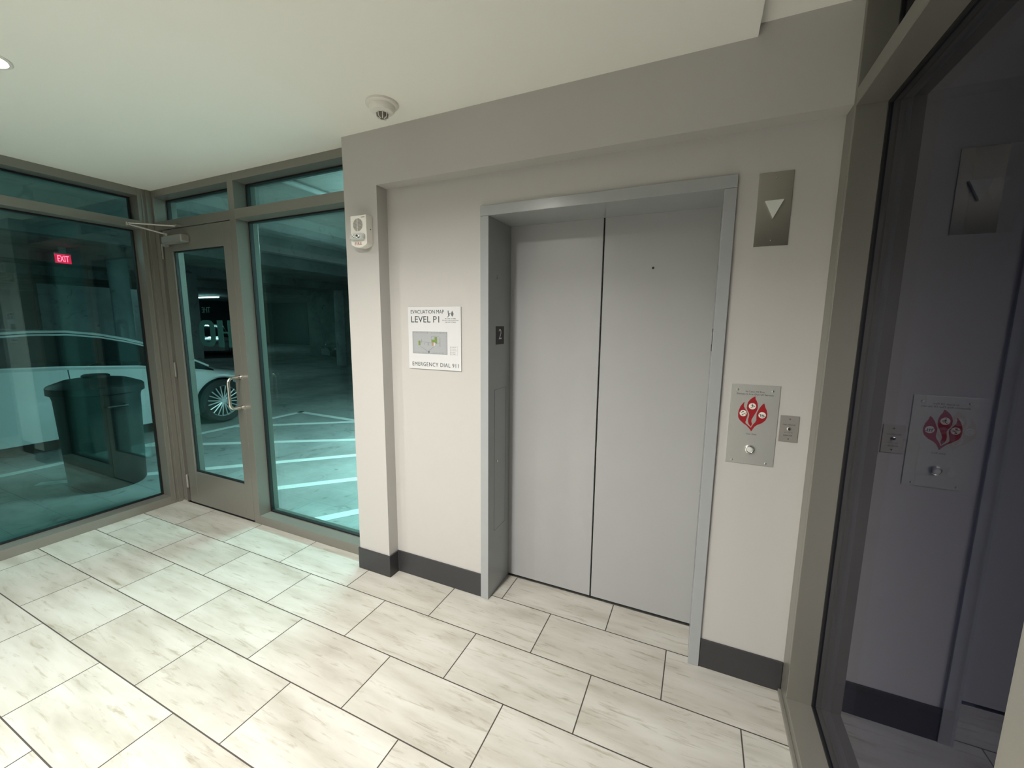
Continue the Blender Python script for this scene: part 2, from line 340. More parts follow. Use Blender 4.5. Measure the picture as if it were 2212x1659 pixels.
obj('hoistway', boxes((-0.57, 0.57, DD+0.036, 0.30, 0.0, 2.16)), 'dark', el)

# ------------------------------------------------------------------ glazing beside the elevator (door, sidelight, transoms)
YO, XM0, XM1 = 0.185, -2.65, -2.585
fb = boxes((XL, -3.60, YD, YO, 0, ZC), (XM0, XM1, YD, YO, 0, ZC), (-1.485, XCL-0.0005, YD, YO, 0, ZC),
           (-3.60, XM0, YD, YO, 2.565, ZC), (XM1, -1.485, YD, YO, 2.565, ZC), (-3.60, XM0, YD, YO, 2.308, 2.375), (XM1, -1.485, YD, YO, 2.308, 2.375),
           (XM1, -1.485, YD, YO, 0, 0.068), (-3.60, -3.565, YD, YO, 0, 2.308), (-3.60, -3.505, 0.072, 0.085, 0.0, 2.308))
w1 = struct('window_1', fb, 'frame', 'bronze aluminium storefront frame with tall sidelight and transoms next to the column', 'window', bevel=0.0015)
for (a, b, c, d) in ((-3.60, XM0, 2.375, 2.565), (XM1, -1.485, 2.375, 2.565), (XM1, -1.485, 0.068, 2.308)):
    bm = bmesh.new(); ring(bm, 'y', a, b, c, d, 0.112, 0.140, 0.010); obj('gasket', bm, 'gasket', w1)
    obj('glass_pane', boxes((a+0.004, b-0.004, 0.116, 0.134, c+0.004, d-0.004)), 'glass', w1)
# entrance door
DX0, DX1, GX0, GX1 = -3.515, -2.655, -3.404, -2.748
db = boxes((DX0, GX0, YD+0.002, 0.067, 0.012, 2.303), (GX1, DX1, YD+0.002, 0.067, 0.012, 2.303), (GX0, GX1, YD+0.002, 0.067, 0.012, 0.298), (GX0, GX1, YD+0.002, 0.067, 2.135, 2.303))
dr = struct('door_1', db, 'frame', 'bronze framed glass entrance door with curved pull handle in the corner', 'door', bevel=0.002)
bm = bmesh.new(); ring(bm, 'y', GX0, GX1, 0.298, 2.135, 0.034, 0.056, 0.008); obj('gasket', bm, 'gasket', dr)
gp = obj('glass_pane', boxes((GX0+0.003, GX1-0.003, 0.038, 0.052, 0.301, 2.132)), 'glass', dr)
obj('lettering', text_mesh('THE', '+y', (-3.036, 0.052, 1.652), 0.110, 0.044, 0.0006), 'letter_grey', gp)  # small grey letters on the outer pane face, reversed from inside
# large grey letters laid on the pane, read from the garage side
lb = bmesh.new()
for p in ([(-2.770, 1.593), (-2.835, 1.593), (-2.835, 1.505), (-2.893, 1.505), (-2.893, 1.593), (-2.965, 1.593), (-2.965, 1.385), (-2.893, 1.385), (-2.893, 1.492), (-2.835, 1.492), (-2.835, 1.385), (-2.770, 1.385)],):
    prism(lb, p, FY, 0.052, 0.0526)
def ringshape(bm, x0, x1, z0, z1, t, r):
    def rr(x0, x1, z0, z1, r):
        o = []
        for cx, cz, a0 in ((x1-r, z1-r, 0), (x0+r, z1-r, 90), (x0+r, z0+r, 180), (x1-r, z0+r, 270)):
            for k in range(7): a = math.radians(a0+15*k); o.append((cx+r*math.cos(a), cz+r*math.sin(a)))
        return o
    A = rr(x0, x1, z0, z1, r); B = rr(x0+t, x1-t, z0+t*0.5, z1-t*0.5, max(0.005, r-t*0.6)); n = len(A)
    va = [[bm.verts.new((x, d, z)) for x, z in L] for L in (A, B) for d in (0.052, 0.0526)]
    fs = []
    for i in range(n):
        j = (i+1) % n
        fs += [bm.faces.new((va[0][i], va[0][j], va[2][j], va[2][i])), bm.faces.new((va[1][i], va[3][i], va[3][j], va[1][j])), bm.faces.new((va[0][i], va[1][i], va[1][j], va[0][j])), bm.faces.new((va[2][i], va[2][j], va[3][j], va[3][i]))]
    bmesh.ops.recalc_face_normals(bm, faces=fs)
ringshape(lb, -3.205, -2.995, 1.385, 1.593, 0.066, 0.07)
obj('large_lettering', lb, 'letter_grey', gp)
bm = bmesh.new()
hx = -2.685
pth = [(hx, YD+0.002, 1.165)]
for k in range(7): a = math.radians(15*k); pth.append((hx, -0.035-0.035*math.sin(a), 1.165-0.035*(1-math.cos(a)) if False else 1.130+0.035*math.cos(a)))
for k in range(7): a = math.radians(15*k); pth.append((hx, -0.035-0.035*math.cos(a), 0.965-0.035*math.sin(a)))
pth.append((hx, YD+0.002, 0.930)); tube(bm, pth, 0.0115, 14)
for z in (1.165, 0.930): lathe(bm, [(0, 0), (0.016, 0), (0.016, -0.005), (0, -0.005)], (hx, YD+0.002, z), 'y', 18)
obj('pull_handle', bm, 'chrome', dr, label='curved satin metal pull handle', smooth=True)
for z in (0.20, 1.18, 2.14):
    bm = bmesh.new(); tube(bm, [(-3.522, 0.012, z-0.055), (-3.522, 0.012, z+0.055)], 0.0085, 12)
    for q in (-0.057, 0.057): tube(bm, [(-3.522, 0.012, z+q-0.004), (-3.522, 0.012, z+q+0.004)], 0.006, 10)
    obj('hinge', bm, 'closer' if z < 0.5 else 'frame', dr, smooth=True)
cl = boxes((-3.425, -3.160, -0.040, YD+0.002, 2.185, 2.242))
cb = obj('door_closer', cl, 'closer', dr, label='aluminium door closer', bevel=0.008)
bm = bmesh.new(); tube(bm, [(-3.392, -0.012, 2.232), (-3.392, -0.012, 2.262)], 0.013, 12); tube(bm, [(-3.392, -0.012, 2.258), (-3.462, -0.225, 2.298)], 0.0065, 8)
tube(bm, [(-3.462, -0.225, 2.288), (-3.462, -0.225, 2.312)], 0.010, 10); tube(bm, [(-3.462, -0.225, 2.306), (-3.275, -0.008, 2.312)], 0.006, 8)
box(bm, -3.300, -3.250, -0.012, YD, 2.309, 2.323)
obj('closer_arm', bm, 'closer', cb)
obj('closer_cap', boxes((-3.425, -3.395, -0.034, 0.0, 2.165, 2.185)), 'closer', cb)
obj('sweep', boxes((DX0+0.002, DX1-0.002, YD+0.006, 0.060, 0.0005, 0.012)), 'gasket', dr)
obj('floor_caulk', boxes((XL+0.001, -3.57, YD-0.010, YD, 0.0, 0.006)), 'caulk', w1)

# ------------------------------------------------------------------ left glazing
XO = XL-0.15; YP = -0.07
fb = boxes((XO, XL, YP, YO, 0, ZC), (XO, XL, YB, YP, 2.560, ZC), (XO, XL, YB, YP, 2.308, 2.370), (XO, XL, YB, YP, 0, 0.068),
           (XO, XL, -1.92, -1.855, 0.068, 2.308), (XO, XL, -1.92, -1.855, 2.370, 2.560), (XL, XL+0.012, -0.018, YD-0.001, 0, ZC-0.001), (XL, XL+0.006, -0.045, -0.035, 0, ZC-0.001))
w2 = struct('window_2', fb, 'frame', 'wide bronze framed floor to ceiling window left of the entrance door', 'window', bevel=0.0015)
for a, b in ((-1.855, YP), (YB, -1.92)):
    for c, d in ((0.068, 2.308), (2.370, 2.560)):
        bm = bmesh.new(); ring(bm, 'x', a, b, c, d, XL-0.138, XL-0.110, 0.010); obj('gasket', bm, 'gasket', w2)
        obj('glass_pane', boxes((XL-0.132, XL-0.114, a+0.004, b-0.004, c+0.004, d-0.004)), 'glassL', w2)

# ------------------------------------------------------------------ right glazing
RO = XR+0.15; RJ = -0.106; RM = -1.206
fb = boxes((XR, RO, RJ, -DC-0.0005, 0, ZC2), (XR, RO, -DC-0.0005, -0.0005, 0, ZB-0.0005), (XR, RO, YB, RJ, 0, 0.062), (XR, RO, YB, RJ, 2.317, 2.374),
           (XR, RO, YB, RJ, 2.635, ZC2), (XR, RO, RM-0.065, RM, 0.062, 2.317), (XR, RO, RM-0.065, RM, 2.374, 2.635), (XR-0.012, XR, YB, -0.012, 0, 0.018))
w3 = struct('window_3', fb, 'frame', 'bronze framed dark glazed wall at the right of the elevator', 'window', bevel=0.0015)
for a, b in ((RM, RJ), (YB, RM-0.065)):
    for c, d in ((0.062, 2.317), (2.374, 2.635)):
        bm = bmesh.new(); ring(bm, 'x', a, b, c, d, XR+0.086, XR+0.116, 0.010); obj('gasket', bm, 'gasket', w3)
        obj('glass_pane', boxes((XR+0.092, XR+0.110, a+0.004, b-0.004, c+0.004, d-0.004)), 'glassR', w3)
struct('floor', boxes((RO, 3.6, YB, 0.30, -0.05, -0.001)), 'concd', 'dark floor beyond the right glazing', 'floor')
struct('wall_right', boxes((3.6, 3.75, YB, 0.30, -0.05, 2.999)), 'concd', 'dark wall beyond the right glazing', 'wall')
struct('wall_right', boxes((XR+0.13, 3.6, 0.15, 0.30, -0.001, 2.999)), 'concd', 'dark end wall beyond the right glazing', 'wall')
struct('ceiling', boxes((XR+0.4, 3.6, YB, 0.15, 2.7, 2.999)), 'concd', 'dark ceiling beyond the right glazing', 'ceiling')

# ------------------------------------------------------------------ wall plates
def screw(parent, x, y, z, r=0.0055, mat='screw'):
    bm = bmesh.new(); lathe(bm, [(0, -0.0028), (r*0.6, -0.0026), (r, -0.001), (r, 0)], (x, y, z), 'y', 16); return obj('screw', bm, mat, parent, smooth=True)
# direction lantern
lt = thing('hall_lantern', 'tall brushed steel elevator lantern plate with white downward arrow', 'elevator indicator', (0.710, 0, 1.895))
obj('plate', boxes((0.652, 0.768, -0.003, 0, 1.895, 2.170)), 'steeld', lt, bevel=0.0008)
bm = bmesh.new(); prism(bm, [(0.679, 2.064), (0.742, 2.065), (0.710, 1.998)], FY, -0.014, -0.003); obj('arrow', bm, 'arrow', lt, label='white downward arrow', bevel=0.001)
for z in (2.148, 1.916): screw(lt, 0.710, -0.003, z, 0.0028)
# call station
cs = thing('call_station', 'brushed steel elevator call plate with red flame emblem and round button', 'call button', (0.706, 0, 1.005))
YPf = -0.003
obj('plate', boxes((0.618, 0.795, YPf, 0, 1.004, 1.343)), 'steel', cs, bevel=0.0008)
for x, z in ((0.642, 1.3205), (0.7688, 1.3206), (0.6423, 1.0155), (0.767, 1.0147)): screw(cs, x, YPf, z, 0.0048)
F1 = [(0.6716,1.2704),(0.6653,1.2624),(0.6579,1.2499),(0.6528,1.2321),(0.6513,1.2168),(0.6532,1.2018),(0.6597,1.1906),(0.6737,1.178),(0.6865,1.1696),(0.6965,1.1588),(0.7053,1.1468),(0.7096,1.156),(0.7143,1.1662),(0.7235,1.1759),(0.7399,1.1852),(0.7515,1.1971),(0.7566,1.2114),(0.7566,1.2273),(0.7531,1.2417),(0.7468,1.2538),(0.7428,1.2692),(0.7362,1.2633),(0.7283,1.2499),(0.7216,1.2323),(0.7187,1.2235),(0.7192,1.2065),(0.7196,1.1958),(0.7163,1.1869),(0.7097,1.1776),(0.7051,1.1674),(0.7027,1.1622),(0.6978,1.1665),(0.6899,1.1732),(0.6819,1.1799),(0.6811,1.1853),(0.6833,1.1974),(0.6868,1.2118),(0.6864,1.2225),(0.6816,1.2317),(0.6743,1.2417),(0.6704,1.2499),(0.6701,1.2596)]
F2 = [(0.7084,1.2953),(0.7006,1.2909),(0.6905,1.2805),(0.6841,1.2693),(0.6815,1.2563),(0.6815,1.2435),(0.6851,1.2331),(0.6904,1.225),(0.6924,1.2166),(0.6918,1.2069),(0.6898,1.197),(0.6901,1.1873),(0.6932,1.1779),(0.7014,1.1669),(0.7045,1.1738),(0.7055,1.1793),(0.7025,1.1876),(0.7023,1.1961),(0.7057,1.2051),(0.7118,1.2196),(0.7172,1.2319),(0.7203,1.2428),(0.7208,1.2535),(0.7189,1.266),(0.7144,1.2773),(0.7102,1.2843)]
bm = bmesh.new(); prism(bm, F1, FY, YPf-0.0006, YPf); prism(bm, F2, FY, YPf-0.0006, YPf)
em = obj('flame_emblem', bm, 'red', cs, label='red three flame emblem')
def disc(bm, x, z, r, y0, y1, n=28): prism(bm, [(x+r*math.cos(2*math.pi*i/n), z+r*math.sin(2*math.pi*i/n)) for i in range(n)], FY, y0, y1)
CIR = ((0.7009, 1.2538), (0.6699, 1.2214), (0.7388, 1.2190))
for x, z in CIR:
    bm = bmesh.new(); disc(bm, x, z, 0.0132, YPf-0.0011, YPf-0.0006); obj('pictogram_disc', bm, 'wht', em)
bm = bmesh.new()
def bar(bm, x0, z0, x1, z1, t, y0=YPf-0.0015, y1=YPf-0.0011, F=FY):
    d = Vector((x1-x0, z1-z0)).normalized(); n = Vector((-d.y, d.x))*t/2
    prism(bm, [(x0+n.x, z0+n.y), (x1+n.x, z1+n.y), (x1-n.x, z1-n.y), (x0-n.x, z0-n.y)], F, y0, y1)
a, b = CIR[1]; bar(bm, a-0.012, b+0.005, a+0.012, b-0.005, 0.0016); bar(bm, a, b-0.001, a+0.013, b+0.003, 0.0016)
for k in (-0.007, 0.007): bar(bm, a-0.0045, b+k, a+0.002, b+k, 0.004)
obj('pictogram', bm, 'ink', em); bm = bmesh.new()
a, b = CIR[2]; bar(bm, a-0.013, b+0.005, a+0.013, b-0.006, 0.0016)
for k in (-0.006, 0, 0.006): bar(bm, a+k, b-0.006, a+k, b+0.004, 0.0022)
bar(bm, a-0.008, b-0.008, a+0.008, b-0.008, 0.0012)
obj('pictogram', bm, 'ink', em); bm = bmesh.new()
a, b = CIR[0]
disc(bm, a-0.001, b+0.0085, 0.0018, YPf-0.0015, YPf-0.0011, 12)
for s in ((-0.001, 0.006, 0.001, 0.000, 0.003), (0.001, 0, 0.009, 0.001, 0.0016), (0.001, 0.001, 0.000, -0.005, 0.002), (0.001, -0.004, -0.006, -0.008, 0.0022), (-0.002, 0.004, -0.004, 0.000, 0.0014), (0.000, 0.005, 0.005, 0.003, 0.0014), (0.009, 0.001, 0.004, -0.004, 0.0014)):
    bar(bm, a+s[0], b+s[1], a+s[2], b+s[3], s[4])
obj('pictogram', bm, 'ink', em)
obj('lettering', text_mesh('In Case Of Fire', '-y', (0.706, YPf, 1.3115), 0.068, 0.0062, 0.0004, align='C'), 'ink', cs)
obj('lettering', text_mesh('Elevators Are Out Of Service', '-y', (0.7065, YPf, 1.3005), 0.132, 0.0066, 0.0004, align='C'), 'ink', cs)
obj('lettering', text_mesh('Use Exit', '-y', (0.706, YPf, 1.1320), 0.038, 0.0060, 0.0004, align='C'), 'ink', cs)
bm = bmesh.new(); lathe(bm, [(0.0185, 0), (0.0185, -0.003), (0.0165, -0.0075), (0.0135, -0.0085), (0.0115, -0.0075), (0.0115, -0.004), (0, -0.004)], (0.705, YPf, 1.0691), 'y', 32)
bt = obj('button_bezel', bm, 'screw', cs, label='polished round button bezel', smooth=True)
bm = bmesh.new(); lathe(bm, [(0.0108, -0.004), (0.0108, -0.009), (0.0095, -0.0105), (0, -0.0108)], (0.705, YPf, 1.0691), 'y', 28); obj('button', bm, 'arrow', bt, smooth=True)
# key switch
ks = thing('key_switch', 'small dull steel key switch plate beside the call plate', 'key switch', (0.836, 0, 1.118))
obj('plate', boxes((0.803, 0.869, -0.0035, 0, 1.118, 1.226)), 'steel2', ks, bevel=0.001)
bm = bmesh.new(); lathe(bm, [(0.0075, 0), (0.0075, -0.003), (0.005, -0.004), (0.004, -0.002), (0, -0.002)], (0.8363, -0.0035, 1.1724), 'y', 20); kl = obj('key_cylinder', bm, 'screw', ks, smooth=True)
bm = bmesh.new(); disc(bm, 0.8363, 1.1724, 0.0042, -0.0078, -0.0055, 16); obj('keyhole', bm, 'plate', kl)
for z in (1.2123, 1.1306): screw(ks, 0.837, -0.0035, z, 0.0030, 'slot')
obj('lettering', text_mesh('FIRE SERVICE', '-y', (0.836, -0.0035, 1.187), 0.042, 0.0045, 0.0004, align='C'), 'ink', ks)
obj('lettering', text_mesh('RESET OFF ON', '-y', (0.836, -0.0035, 1.155), 0.030, 0.0035, 0.0003, align='C'), 'slot', ks)
obj('lettering', text_mesh('ELEVATOR', '-y', (0.835, -0.0035, 1.1425), 0.030, 0.0050, 0.0004, align='C'), 'ink', ks)

# ------------------------------------------------------------------ evacuation map
ev = thing('evacuation_map', 'white evacuation map sign reading level P1 on the wall left of the elevator', 'sign', (-0.883, 0, 1.322))
obj('board', boxes((-1.061, -0.7055, -0.007, 0, 1.322, 1.675)), 'sign', ev, bevel=0.001)
Y = -0.007
obj('lettering', text_mesh('EVACUATION MAP', '-y', (-1.040, Y, 1.6375), 0.226, 0.0205, 0.0005), 'ink', ev)
obj('lettering', text_mesh('LEVEL P1', '-y', (-1.038, Y, 1.588), 0.192, 0.0350, 0.0005), 'ink', ev)
obj('lettering', text_mesh('EMERGENCY DIAL 911', '-y', (-1.036, Y, 1.3395), 0.314, 0.0225, 0.0005, spacing=1.15), 'ink', ev)
for s, z, wd in (('IN CASE OF FIRE', 1.607, 0.070), ('DO NOT USE ELEVATORS,', 1.597, 0.106), ('USE EXIT STAIRS', 1.587, 0.070)):
    obj('lettering', text_mesh(s, '-y', (-0.772, Y, z), wd, 0.0060, 0.0004, align='C'), 'line', ev)
bm = bmesh.new(); y0, y1 = Y-0.0005, Y
prism(bm, [(-0.760, 1.653), (-0.768, 1.637), (-0.767, 1.629), (-0.760, 1.620), (-0.753, 1.629), (-0.751, 1.637)], FY, y0, y1)
disc(bm, -0.786, 1.650, 0.0035, y0, y1, 14)
for s in ((-0.786, 1.646, -0.783, 1.632, 0.006), (-0.783, 1.632, -0.771, 1.640, 0.004), (-0.783, 1.632, -0.776, 1.626, 0.004), (-0.783, 1.634, -0.785, 1.622, 0.004), (-0.785, 1.622, -0.791, 1.618, 0.004)):
    bar(bm, *s, y0, y1)
obj('fire_pictogram', bm, 'line', ev)
PX0, PX1, PZ0, PZ1 = -1.030, -0.795, 1.412, 1.536
obj('floor_plan', boxes((PX0, PX1, y0, y1, PZ0, PZ1)), 'grey', ev)
bm = bmesh.new(); y2, y3 = Y-0.0009, Y-0.0005
for x0, z0, x1, z1 in ((PX0, PZ0, PX1, PZ0), (PX0, PZ1, PX1, PZ1), (PX0, PZ0, PX0, PZ1), (PX1, PZ0, PX1, PZ1)): bar(bm, x0, z0, x1, z1, 0.0012, y2, y3)
for k in range(24):
    x = PX0+0.006+k*0.0098
    if abs(x+0.915) > 0.010: bar(bm, x, PZ0+0.001, x, PZ0+0.010, 0.0006, y2, y3); bar(bm, x, PZ1-0.010, x, PZ1-0.001, 0.0006, y2, y3)
for k in range(11): z = PZ0+0.014+k*0.0095; bar(bm, PX0+0.001, z, PX0+0.008, z, 0.0006, y2, y3); bar(bm, PX1-0.008, z, PX1-0.001, z, 0.0006, y2, y3)
for s in ((-0.970, 1.479, -0.905, 1.474), (-0.905, 1.474, -0.842, 1.474), (-0.842, 1.452, -0.842, 1.505), (-0.900, 1.510, -0.850, 1.510), (-0.900, 1.488, -0.900, 1.510), (-0.968, 1.470, -0.968, 1.494), (-0.918, 1.458, -0.918, 1.474), (-0.925, 1.458, -0.925, 1.474), (-0.950, 1.463, -0.950, 1.474), (-0.883, 1.452, -0.922, 1.428), (-0.975, 1.452, -0.925, 1.424)):
    bar(bm, *s, 0.0009, y2, y3)
disc(bm, -0.919, 1.422, 0.006, y2, y3, 8)
obj('plan_lines', bm, 'line', ev)
obj('stair_core', boxes((-0.990, -0.977, y2, y3, 1.459, 1.484)), 'pgreen', ev)
obj('stair_core', boxes((-0.878, -0.862, y2, y3, 1.476, 1.507), (-0.900, -0.878, y2, y3, 1.478, 1.492), (-0.868, -0.862, y2, y3, 1.470, 1.476)), 'pgreen', ev)
obj('elevator_core', boxes((-0.898, -0.887, y2, y3, 1.458, 1.478)), 'ptan', ev, label='tan elevator core')
bm = boxes((-0.885, -0.877, y2, y3, 1.458, 1.480)); obj('lobby_mark', bm, 'sign', ev)
obj('legend_frame', (lambda b: (ring(b, 'y', -0.777, -0.728, 1.409, 1.459, y0, y1, 0.0007), b)[1])(bmesh.new()), 'faint', ev)
for k, s in enumerate(('ELEVATOR', 'STAIRWAY', 'EVACUATION', 'WALL', 'STREET')):
    obj('lettering', text_mesh(s, '-y', (-0.763, Y, 1.4505-k*0.0092), 0.018+0.001*len(s), 0.0036, 0.0003), 'line', ev)
    obj('legend_key', boxes((-0.773, -0.768, y0, y1, 1.4508-k*0.0092, 1.4538-k*0.0092)), 'line', ev)

# ------------------------------------------------------------------ fire alarm on the column
fa = thing('fire_alarm', 'cream fire alarm speaker and strobe mounted on the column', 'fire alarm', (-1.288, -DC, 2.0))
A0, A1, YW, YF = -1.345, -1.230, -DC, -DC-0.050
prof = [(A0, 2.172), (A1, 2.172), (A1, 2.022), (A1-0.004, 2.014), (A1-0.030, 2.003), (-1.2875, 1.999), (A0+0.030, 2.003), (A0+0.004, 2.014), (A0, 2.022)]
bm = bmesh.new(); prism(bm, prof, FY, YF, YW); obj('housing', bm, 'white', fa, bevel=0.003)
gx, gz, gr = -1.2905, 2.1215, 0.0345
gb = bmesh.new()
for k in range(-8, 9):
    z = gz+k*0.0040; h = gr*gr-(k*0.0040)**2
    if h <= 0: continue
    h = math.sqrt(h)
    box(gb, gx-h, gx-0.006, YF-0.0007, YF, z-0.0011, z+0.0011)
    if h > 0.004: box(gb, gx-0.002, gx+h, YF-0.0007, YF, z-0.0011, z+0.0011)
obj('speaker_grille', gb, 'slot', fa, label='round slotted speaker grille')
bm = bmesh.new()
lp = []
for k in range(24):
    a = 2*math.pi*k/24; c, s_ = math.cos(a), math.sin(a)
    lp.append((-1.2895+0.050*math.copysign(abs(c)**0.35, c), 2.0555+0.0185*math.copysign(abs(s_)**0.45, s_)))
lp2 = [(-1.2895+(x+1.2895)*0.86, 2.0555+(z-2.0555)*0.78) for x, z in lp]
va = [bm.verts.new((x, YF, z)) for x, z in lp]; vb = [bm.verts.new((x, YF-0.012, z)) for x, z in lp]; vc = [bm.verts.new((x, YF-0.020, z)) for x, z in lp2]
fs = []
for i in range(24):
    j = (i+1) % 24; fs += [bm.faces.new((va[i], va[j], vb[j], vb[i])), bm.faces.new((vb[i], vb[j], vc[j], vc[i]))]
fs.append(bm.faces.new(vc)); bmesh.ops.recalc_face_normals(bm, faces=fs)
st = obj('strobe_lens', bm, 'lens', fa, label='clear strobe lens')
bm = bmesh.new()
for x, z, r in ((-1.312, 2.061, 0.006), (-1.301, 2.053, 0.005), (-1.268, 2.052, 0.008), (-1.284, 2.049, 0.005)): lathe(bm, [(r, 0), (r*0.8, -0.003), (0, -0.004)], (x, YF-0.020, z), 'y', 16)
obj('strobe_reflector', bm, 'bulb', st, smooth=True)
bm = bmesh.new()
for x, z, r in ((-1.284, 2.060, 0.006), (-1.272, 2.056, 0.0055)): lathe(bm, [(r, 0), (r*0.8, -0.002), (0, -0.003)], (x, YF-0.020, z), 'y', 14)
obj('strobe_tube', bm, 'ink', st, smooth=True)
obj('lettering', text_mesh('FIRE', '-y', (-1.317, YF, 2.0130), 0.050, 0.0150, 0.0006), 'firered', fa)
obj('maker_mark', boxes((-1.266, -1.240, YF-0.0005, YF, 2.1590, 2.1618)), 'slot', fa)
bm = bmesh.new(); lathe(bm, [(0, 0), (0.0028, 0), (0.0028, 0.0008), (0, 0.0008)], (A1, -DC-0.018, 2.098), 'x', 12); obj('screw_hole', bm, 'plate', fa)

# ------------------------------------------------------------------ ceiling devices
sd = thing('smoke_detector', 'round white smoke detector on the ceiling above the bulkhead corner', 'smoke detector', (-0.970, -0.273, ZC))
c = (-0.970, -0.273, ZC)
bm = bmesh.new(); lathe(bm, [(0.074, 0), (0.075, -0.010), (0.071, -0.014), (0.060, -0.015)], c, 'z', 40); obj('mounting_base', bm, 'white', sd, smooth=True)
bm = bmesh.new(); lathe(bm, [(0.061, -0.014), (0.059, -0.030), (0.050, -0.040), (0.030, -0.044), (0.026, -0.046)], c, 'z', 40); hd = obj('housing', bm, 'white', sd, smooth=True)
bm = bmesh.new(); lathe(bm, [(0.026, -0.044), (0.024, -0.062), (0.014, -0.066), (0, -0.066)], c, 'z', 24); obj('sensor_core', bm, 'slot', hd, smooth=True)
bm = bmesh.new()
for k in range(8):
    a = 2*math.pi*k/8; tube(bm, [(c[0]+0.028*math.cos(a), c[1]+0.028*math.sin(a), c[2]-0.043), (c[0]+0.026*math.cos(a), c[1]+0.026*math.sin(a), c[2]-0.063), (c[0]+0.010*math.cos(a), c[1]+0.010*math.sin(a), c[2]-0.069)], 0.0022, 6)
obj('sensor_cage', bm, 'white', hd)
names = ['white recessed ceiling downlight near the left window', 'white recessed ceiling downlight in front of the elevator', 'white recessed ceiling downlight behind the left window light', 'white recessed ceiling downlight behind the elevator light']
rl0 = None
for (x, y), lab in zip(DOWN, names):
    if rl0 is None:
        rl0 = thing('recessed_light', lab, 'ceiling light', (x, y, ZC), group='recessed lobby downlights')
        bm = bmesh.new(); lathe(bm, [(0.067, 0.0), (0.082, 0.0), (0.083, -0.003), (0.079, -0.006), (0.070, -0.006), (0.067, -0.001)], (x, y, ZC), 'z', 40); obj('trim_ring', bm, 'white', rl0, smooth=True)
        bm = bmesh.new(); lathe(bm, [(0, -0.0095), (0.040, -0.0085), (0.060, -0.0055), (0.067, -0.001), (0.067, 0)], (x, y, ZC), 'z', 32); obj('lens', bm, 'emit', rl0)
    else:
        r = rl0.copy(); C.objects.link(r); r.location = (x, y, ZC); r['label'] = lab; r['_w'] = (x, y, ZC)
        for ch in list(rl0.children):
            q = ch.copy(); C.objects.link(q); q.parent = r

# ------------------------------------------------------------------ garage shell
gf = bmesh.new(); prism(gf, [(-30, -7), (XO, -7), (XO, YO), (XCL, YO), (XCL, 0.35), (1.3, 0.35), (1.3, 19), (-30, 19)], FZ, -0.2, -0.001)
gfo = struct('garage_floor', gf, 'conc', 'stained grey concrete garage floor with painted stall lines', 'floor')
def strip(p, q, wd=0.10):
    bm = bmesh.new(); d = (Vector(q)-Vector(p)).normalized(); n = Vector((-d.y, d.x))*wd/2
    prism(bm, [(p[0]+n.x, p[1]+n.y), (q[0]+n.x, q[1]+n.y), (q[0]-n.x, q[1]-n.y), (p[0]-n.x, p[1]-n.y)], FZ, -0.001, 0.002)
    obj('painted_line', bm, 'paintline', gfo)
strip((-5.93, -2.4), (-5.93, 3.10)); strip((-5.98, 3.05), (-1.6, 2.88))
def diag(c0, x0, x1, k=0.83): # y = k*(x) + c
    strip((x0, k*x0+c0), (x1, k*x1+c0))
diag(6.35, -5.88, -4.52, 0.757); diag(4.55, -5.88, -2.4, 0.643); diag(4.76, -5.3, -2.0, 0.97); diag(3.75, -3.44, -1.6, 1.02); diag(3.38, -2.28, -1.6, 1.39)
struct('garage_ceiling', boxes((-30, 1.3, -7, 19, 3.0, 3.2)), 'conc', 'concrete garage ceiling slab', 'ceiling')
bl = ['nearest concrete ceiling beam beyond the sidelight', 'second concrete ceiling beam beyond the sidelight', 'third concrete ceiling beam over the parked car', 'fourth concrete ceiling beam beyond the parked car', 'farthest concrete ceiling beam in the garage']
for x, lab in zip((-4.75, -6.30, -7.95, -11.7, -15.5), bl):
    struct('ceiling_beam', boxes((x-0.09, x+0.09, -7, 19, 2.76, 3.0)), 'concw', lab, 'beam')
bm = bmesh.new(); tube(bm, [(-3.33, YO+0.05, 2.955), (-3.33, 12, 2.955)], 0.03, 12); obj('ceiling_conduit', bm, 'concw', label='thin conduit pipe running under the garage ceiling slab', cat='pipe', smooth=True)
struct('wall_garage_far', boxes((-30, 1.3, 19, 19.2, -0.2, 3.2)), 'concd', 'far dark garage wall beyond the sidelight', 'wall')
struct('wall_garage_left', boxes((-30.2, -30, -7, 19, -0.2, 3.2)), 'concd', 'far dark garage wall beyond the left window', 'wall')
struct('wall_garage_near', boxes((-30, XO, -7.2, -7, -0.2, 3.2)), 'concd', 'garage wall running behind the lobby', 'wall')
struct('wall_shaft', boxes((XCL, 1.3, 0.302, 3.6, -0.001, 2.999)), 'concw', 'plain concrete elevator shaft wall on the garage side', 'wall')
struct('wall_garage_right', boxes((1.3, 1.5, 3.6, 19, -0.2, 3.0)), 'concd', 'garage side wall behind the shaft', 'wall')
struct('wall_panel', boxes((-13.3, -13.1, -3.0, 1.2, 0, 3.0)), 'concw', 'dim concrete wall panel behind the exit sign', 'wall')
struct('wall_panel', boxes((-13.3, -13.1, 2.2, 4.6, 0, 2.4)), 'concw', 'low concrete wall panel right of the exit sign', 'wall')
struct('wall_panel', boxes((-16.5, -13.6, 12.0, 12.2, 0, 3.0)), 'concw', 'distant concrete wall panel beyond the sidelight', 'wall')
for lab, (x, y, a, b) in {'square concrete column seen through the entrance door': (-11.42, 4.1, 0.32, 0.30), 'square concrete column deep in the garage beyond the sidelight': (-11.6, 9.6, 0.25, 0.3)}.items():
    struct('concrete_column', boxes((x-a, x+a, y-b, y+b, 0, 2.76)), 'concw', lab, 'column', bevel=0.02)
bm = bmesh.new(); lathe(bm, [(0, 0), (0.14, 0), (0.14, 3.0), (0, 3.0)], (-9.3, 2.10, 0), 'z', 28)
